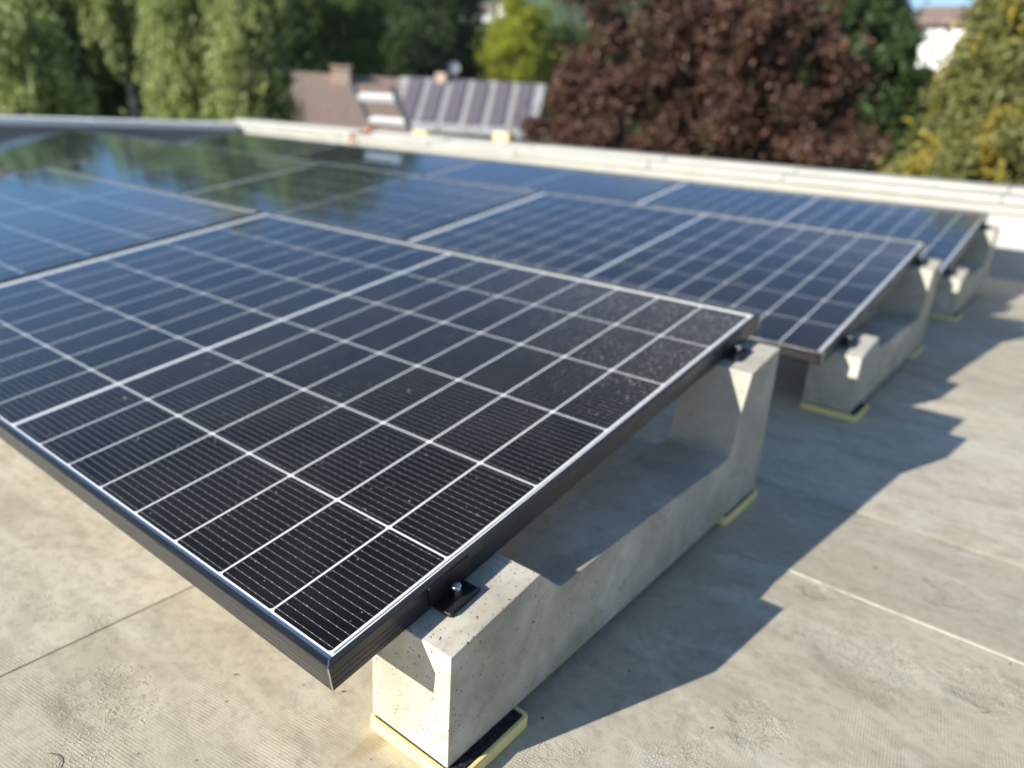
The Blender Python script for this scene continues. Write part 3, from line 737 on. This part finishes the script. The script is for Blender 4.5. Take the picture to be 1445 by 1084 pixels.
def leaf_mesh(name, cen, nrm_bias, size, mat, rg, aspect=1.5, droop=False):
    N = len(cen)
    u = rg.normal(size=(N, 3)); 
    if droop: u[:, 2] -= 2.2
    u /= np.linalg.norm(u, axis=1)[:, None]
    t = rg.normal(size=(N, 3)); v = np.cross(u, t); v /= np.linalg.norm(v, axis=1)[:, None]
    s = (size*rg.uniform(0.6, 1.35, N))[:, None]
    u = u*s*aspect*0.5; v = v*s*0.5
    w_ = np.cross(u, v); w_ /= np.linalg.norm(w_, axis=1)[:, None]+1e-9
    P = np.empty((N, 4, 3)); P[:, 0] = cen-u; P[:, 1] = cen-v*0.9+w_*s*0.12; P[:, 2] = cen+u; P[:, 3] = cen+v*0.9+w_*s*0.12
    me = bpy.data.meshes.new(name)
    me.vertices.add(4*N); me.vertices.foreach_set('co', P.reshape(-1).astype(np.float32))
    me.loops.add(4*N); me.loops.foreach_set('vertex_index', np.arange(4*N, dtype=np.int32))
    me.polygons.add(N); me.polygons.foreach_set('loop_start', np.arange(0, 4*N, 4, dtype=np.int32)); me.polygons.foreach_set('loop_total', np.full(N, 4, dtype=np.int32))
    me.update(calc_edges=True); me.materials.append(mat)
    return me
def tree(name, az, D, rx, ztop, zbot, kind, label, seed, n_leaves=30000, leaf=0.09, n_cl=None, cl_r=0.42, weeping=False, bark=None, cone=False, group='trees beyond the parapet'):
    rg = np.random.default_rng(seed); base_ = at(az, D, ZT)
    root = empty(name, base_); tag(root, label, 'tree', group)
    zc = (ztop+zbot)/2-ZT; rz = (ztop-zbot)/2; H_ = ztop-ZT
    n_cl = n_cl or int(26*rx*rz)
    # cluster centres: uneven shell of the crown plus some inside
    d = rg.normal(size=(n_cl, 3)); d /= np.linalg.norm(d, axis=1)[:, None]
    rr = rg.uniform(0.45, 1.0, n_cl)**0.5
    lob = 1 + 0.16*np.sin(3*np.arctan2(d[:, 1], d[:, 0])+seed) + 0.12*np.sin(5*d[:, 2]*2+seed)
    cc = d*(rr*lob)[:, None]*np.array([rx, rx, rz])
    if cone:
        f = np.clip((rz-cc[:, 2])/(2*rz), 0.06, 1); cc[:, :2] *= (f**0.8*1.35)[:, None]
    cc[:, 2] += zc
    per = np.maximum(8, (rg.lognormal(0, 0.5, n_cl)*n_leaves/n_cl)).astype(int)
    idx = np.repeat(np.arange(n_cl), per); N = len(idx)
    if weeping:
        # strands: each cluster sheds a few curtains that hang down
        L_ = rg.uniform(0.5, 1.9, n_cl); k = rg.integers(0, 9, N)
        off = rg.normal(size=(n_cl, 9, 2))*cl_r*0.55
        pos = cc[idx].copy(); pos[:, :2] += off[idx, k]; t = rg.uniform(0, 1, N)**0.8
        pos[:, 2] -= t*L_[idx]*(0.6+0.4*np.sin(k*2.1+idx)); pos += rg.normal(size=(N, 3))*0.05
    else:
        rc = cl_r*rg.uniform(0.6, 1.3, n_cl)
        q = rg.normal(size=(N, 3)); q /= np.linalg.norm(q, axis=1)[:, None]
        ax = rg.uniform(0.6, 1.5, (n_cl, 3))*np.array([1, 1, 0.8])
        pos = cc[idx] + q*(rc[idx]*rg.uniform(0.15, 1.0, N)**0.45)[:, None]*ax[idx]
        loose = rg.uniform(0, 1, N) < 0.13
        pos[loose] += rg.normal(size=(loose.sum(), 3))*cl_r*0.75
    pos[:, 2] = np.maximum(pos[:, 2], 0.4)
    mesh_obj('crown', leaf_mesh('crown', pos, None, leaf, FOL[kind], rg, 1.6, weeping), None, root)
    # trunk and limbs
    bm = bmesh.new(); r0 = (0.05+0.028*H_)*(0.4 if weeping else 1.0)
    tp = [(0, 0, 0), (0.1*rx*0.3, 0, zc*0.4), (0.05, 0.08*rx, zc), (0, 0, zc+rz*0.75)]
    tube(bm, tp, [r0*1.3, r0, r0*0.6, r0*0.15], 10)
    mesh_obj('trunk', bm_mesh('trunk', bm, bark or M['bark'], smooth=True), None, root)
    bm = bmesh.new()
    for j in rg.choice(n_cl, min(n_cl, 14), replace=False):
        c = cc[j]; z0 = min(max(c[2]-rz*0.6, zc*0.45), zc+rz*0.4)
        a = Vector((0.02, 0.04, z0)); b = Vector(c); m_ = (a+b)/2 + Vector((0, 0, -0.12*(b-a).length))
        tube(bm, [a, m_, b], [r0*0.42, r0*0.25, r0*0.06], 6)
    mesh_obj('limbs', bm_mesh('limbs', bm, bark or M['bark'], smooth=True), None, root)
    return root
T_ = tree
WB = M['bark_birch']
T_('weeping_birch', 160.4, 13.5, 0.72, el(13.5, 8.2), -4.2, 'weeping', 'weeping light green birch at the far left edge of the picture', 21, 46000, 0.065, 190, 0.40, True, WB)
T_('weeping_birch', 150.7, 19, 0.62, el(19, 13.6), -4.2, 'weeping', 'slender weeping birch left of the larger birch beside the brown roof', 22, 42000, 0.07, 190, 0.42, True, WB)
T_('weeping_birch', 146.6, 18, 0.62, el(18, 12.5), -4.2, 'weeping', 'bushier weeping birch touching the left end of the brown roof', 23, 42000, 0.07, 190, 0.42, True, WB)
T_('weeping_birch', 154.2, 25, 1.3, el(25, 9.2), el(25, 2.6), 'weeping', 'pale birch top standing above the dark gap between the weeping birches', 43, 26000, 0.09, 120, 0.5, True, WB)
T_('dark_tree', 154.6, 27, 2.3, el(27, 9.3), -4.5, 'dark', 'dark tree in the gap between the weeping birches', 24, 36000, 0.13)
T_('dark_tree', 162.0, 26, 2.2, el(26, 8.6), -4.5, 'dark', 'dark tree behind the leftmost weeping birch', 25, 30000, 0.13)
T_('leafy_tree', 149.5, 74, 6.4, el(74, 15.5), -4.5, 'green', 'tall green tree behind the pair of weeping birches', 26, 60000, 0.28, None, 0.9)
T_('leafy_tree', 144.0, 78, 7.0, el(78, 18.0), -3.5, 'green', 'tall green tree above the left part of the brown roof', 27, 80000, 0.28, None, 1.0)
T_('leafy_tree', 138.9, 80, 5.6, el(80, 15.5), -2.5, 'green', 'broad green tree above the chimney of the brown roof', 28, 70000, 0.25, None, 0.8)
T_('dark_tree', 134.2, 70, 4.2, el(70, 12.5), -3.0, 'dark', 'dark tree behind the satellite dish, left of the yellow-green tree', 29, 50000, 0.18, None, 0.6)
T_('yellow_green_tree', 128.3, 64, 3.0, el(64, 6.9), -3.0, 'lime', 'bright yellow-green tree above the right end of the collectors', 30, 46000, 0.14, 170, 0.75)
T_('dark_tree', 131.2, 76, 3.0, el(76, 5.0), -3.0, 'dark', 'low dark tree just left of and behind the yellow-green tree', 31, 26000, 0.2, None, 0.6)
T_('dark_tree', 124.6, 72, 3.8, el(72, 6.0), -3.0, 'dark', 'dark tree between the yellow-green tree and the copper beech', 32, 30000, 0.2, None, 0.6)
T_('copper_beech', 115.7, 15.5, 2.75, el(15.5, 11.0), -3.6, 'copper', 'broad copper beech with red-brown leaves beyond the parapet', 33, 190000, 0.062, 480, 0.31)
T_('dark_tree', 112.0, 30, 3.6, el(30, 10.5), -3.5, 'dark', 'dark tree showing behind the top of the copper beech', 34, 46000, 0.14)
T_('dark_tree', 105.3, 24, 1.8, el(24, 9.5), -4.0, 'dark', 'dark tree against the right side of the copper beech', 35, 46000, 0.10, 260, 0.34)
T_('leafy_tree', 102.0, 30, 1.6, el(30, 3.4), -4.0, 'green', 'green tree below the white house, between copper beech and turning tree', 36, 30000, 0.12)
T_('turning_tree', 95.9, 12.5, 1.15, el(12.5, 12.0), -5.6, 'autumn', 'olive green tree with yellow autumn leaves at the right edge', 37, 130000, 0.058, 620, 0.24)
T_('dark_tree', 92.0, 28, 4.0, el(28, 12.0), -4.0, 'dark', 'dark tree behind the tree with yellow leaves', 38, 40000, 0.15)
T_('dark_tree', 100.0, 60, 3.6, el(60, 6.0), -4.0, 'dark', 'distant dark tree behind the white house', 39, 26000, 0.2, None, 0.6)
T_('leafy_tree', 146.0, 58, 3.2, el(58, 8.0), -3.0, 'green', 'rounded green tree just right of the birches, above the brown roof', 44, 50000, 0.17, 150, 0.7)
T_('leafy_tree', 140.6, 62, 3.0, el(62, 7.4), -3.0, 'green', 'rounded green tree rising behind the brown chimney', 45, 50000, 0.17, 150, 0.7)
T_('dark_tree', 141.5, 100, 8.5, el(100, 11.0), -4.0, 'dark', 'distant dark tree behind the tall green trees', 40, 50000, 0.26, None, 0.8)
T_('dark_tree', 118.0, 70, 7.0, el(70, 7.0), -4.0, 'dark', 'distant dark tree hidden behind the copper beech', 41, 40000, 0.26, None, 0.8)
T_('dark_tree', 156.5, 60, 6.5, el(60, 8.0), -4.0, 'dark', 'distant dark tree behind the gap right of the leftmost birch', 42, 40000, 0.26, None, 0.8)

# ------------------------------------------------------------------ thin summer haze over the valley
hz = NT('valley_haze'); vp = hz.n('ShaderNodeVolumePrincipled')
vp.inputs['Color'].default_value = (0.80, 0.88, 1.0, 1); vp.inputs['Density'].default_value = 0.00018; vp.inputs['Anisotropy'].default_value = 0.3
hz.t.links.new(vp.outputs[0], hz.out.inputs['Volume'])
bm = bmesh.new(); add_box(bm, (-1600, -1600, ZT-1.2), (1600, 1600, 110)); 
h_ = mesh_obj('haze', bm_mesh('haze', bm, hz.m), None); tag(h_, kind='stuff')
bpy.context.view_layer.update()
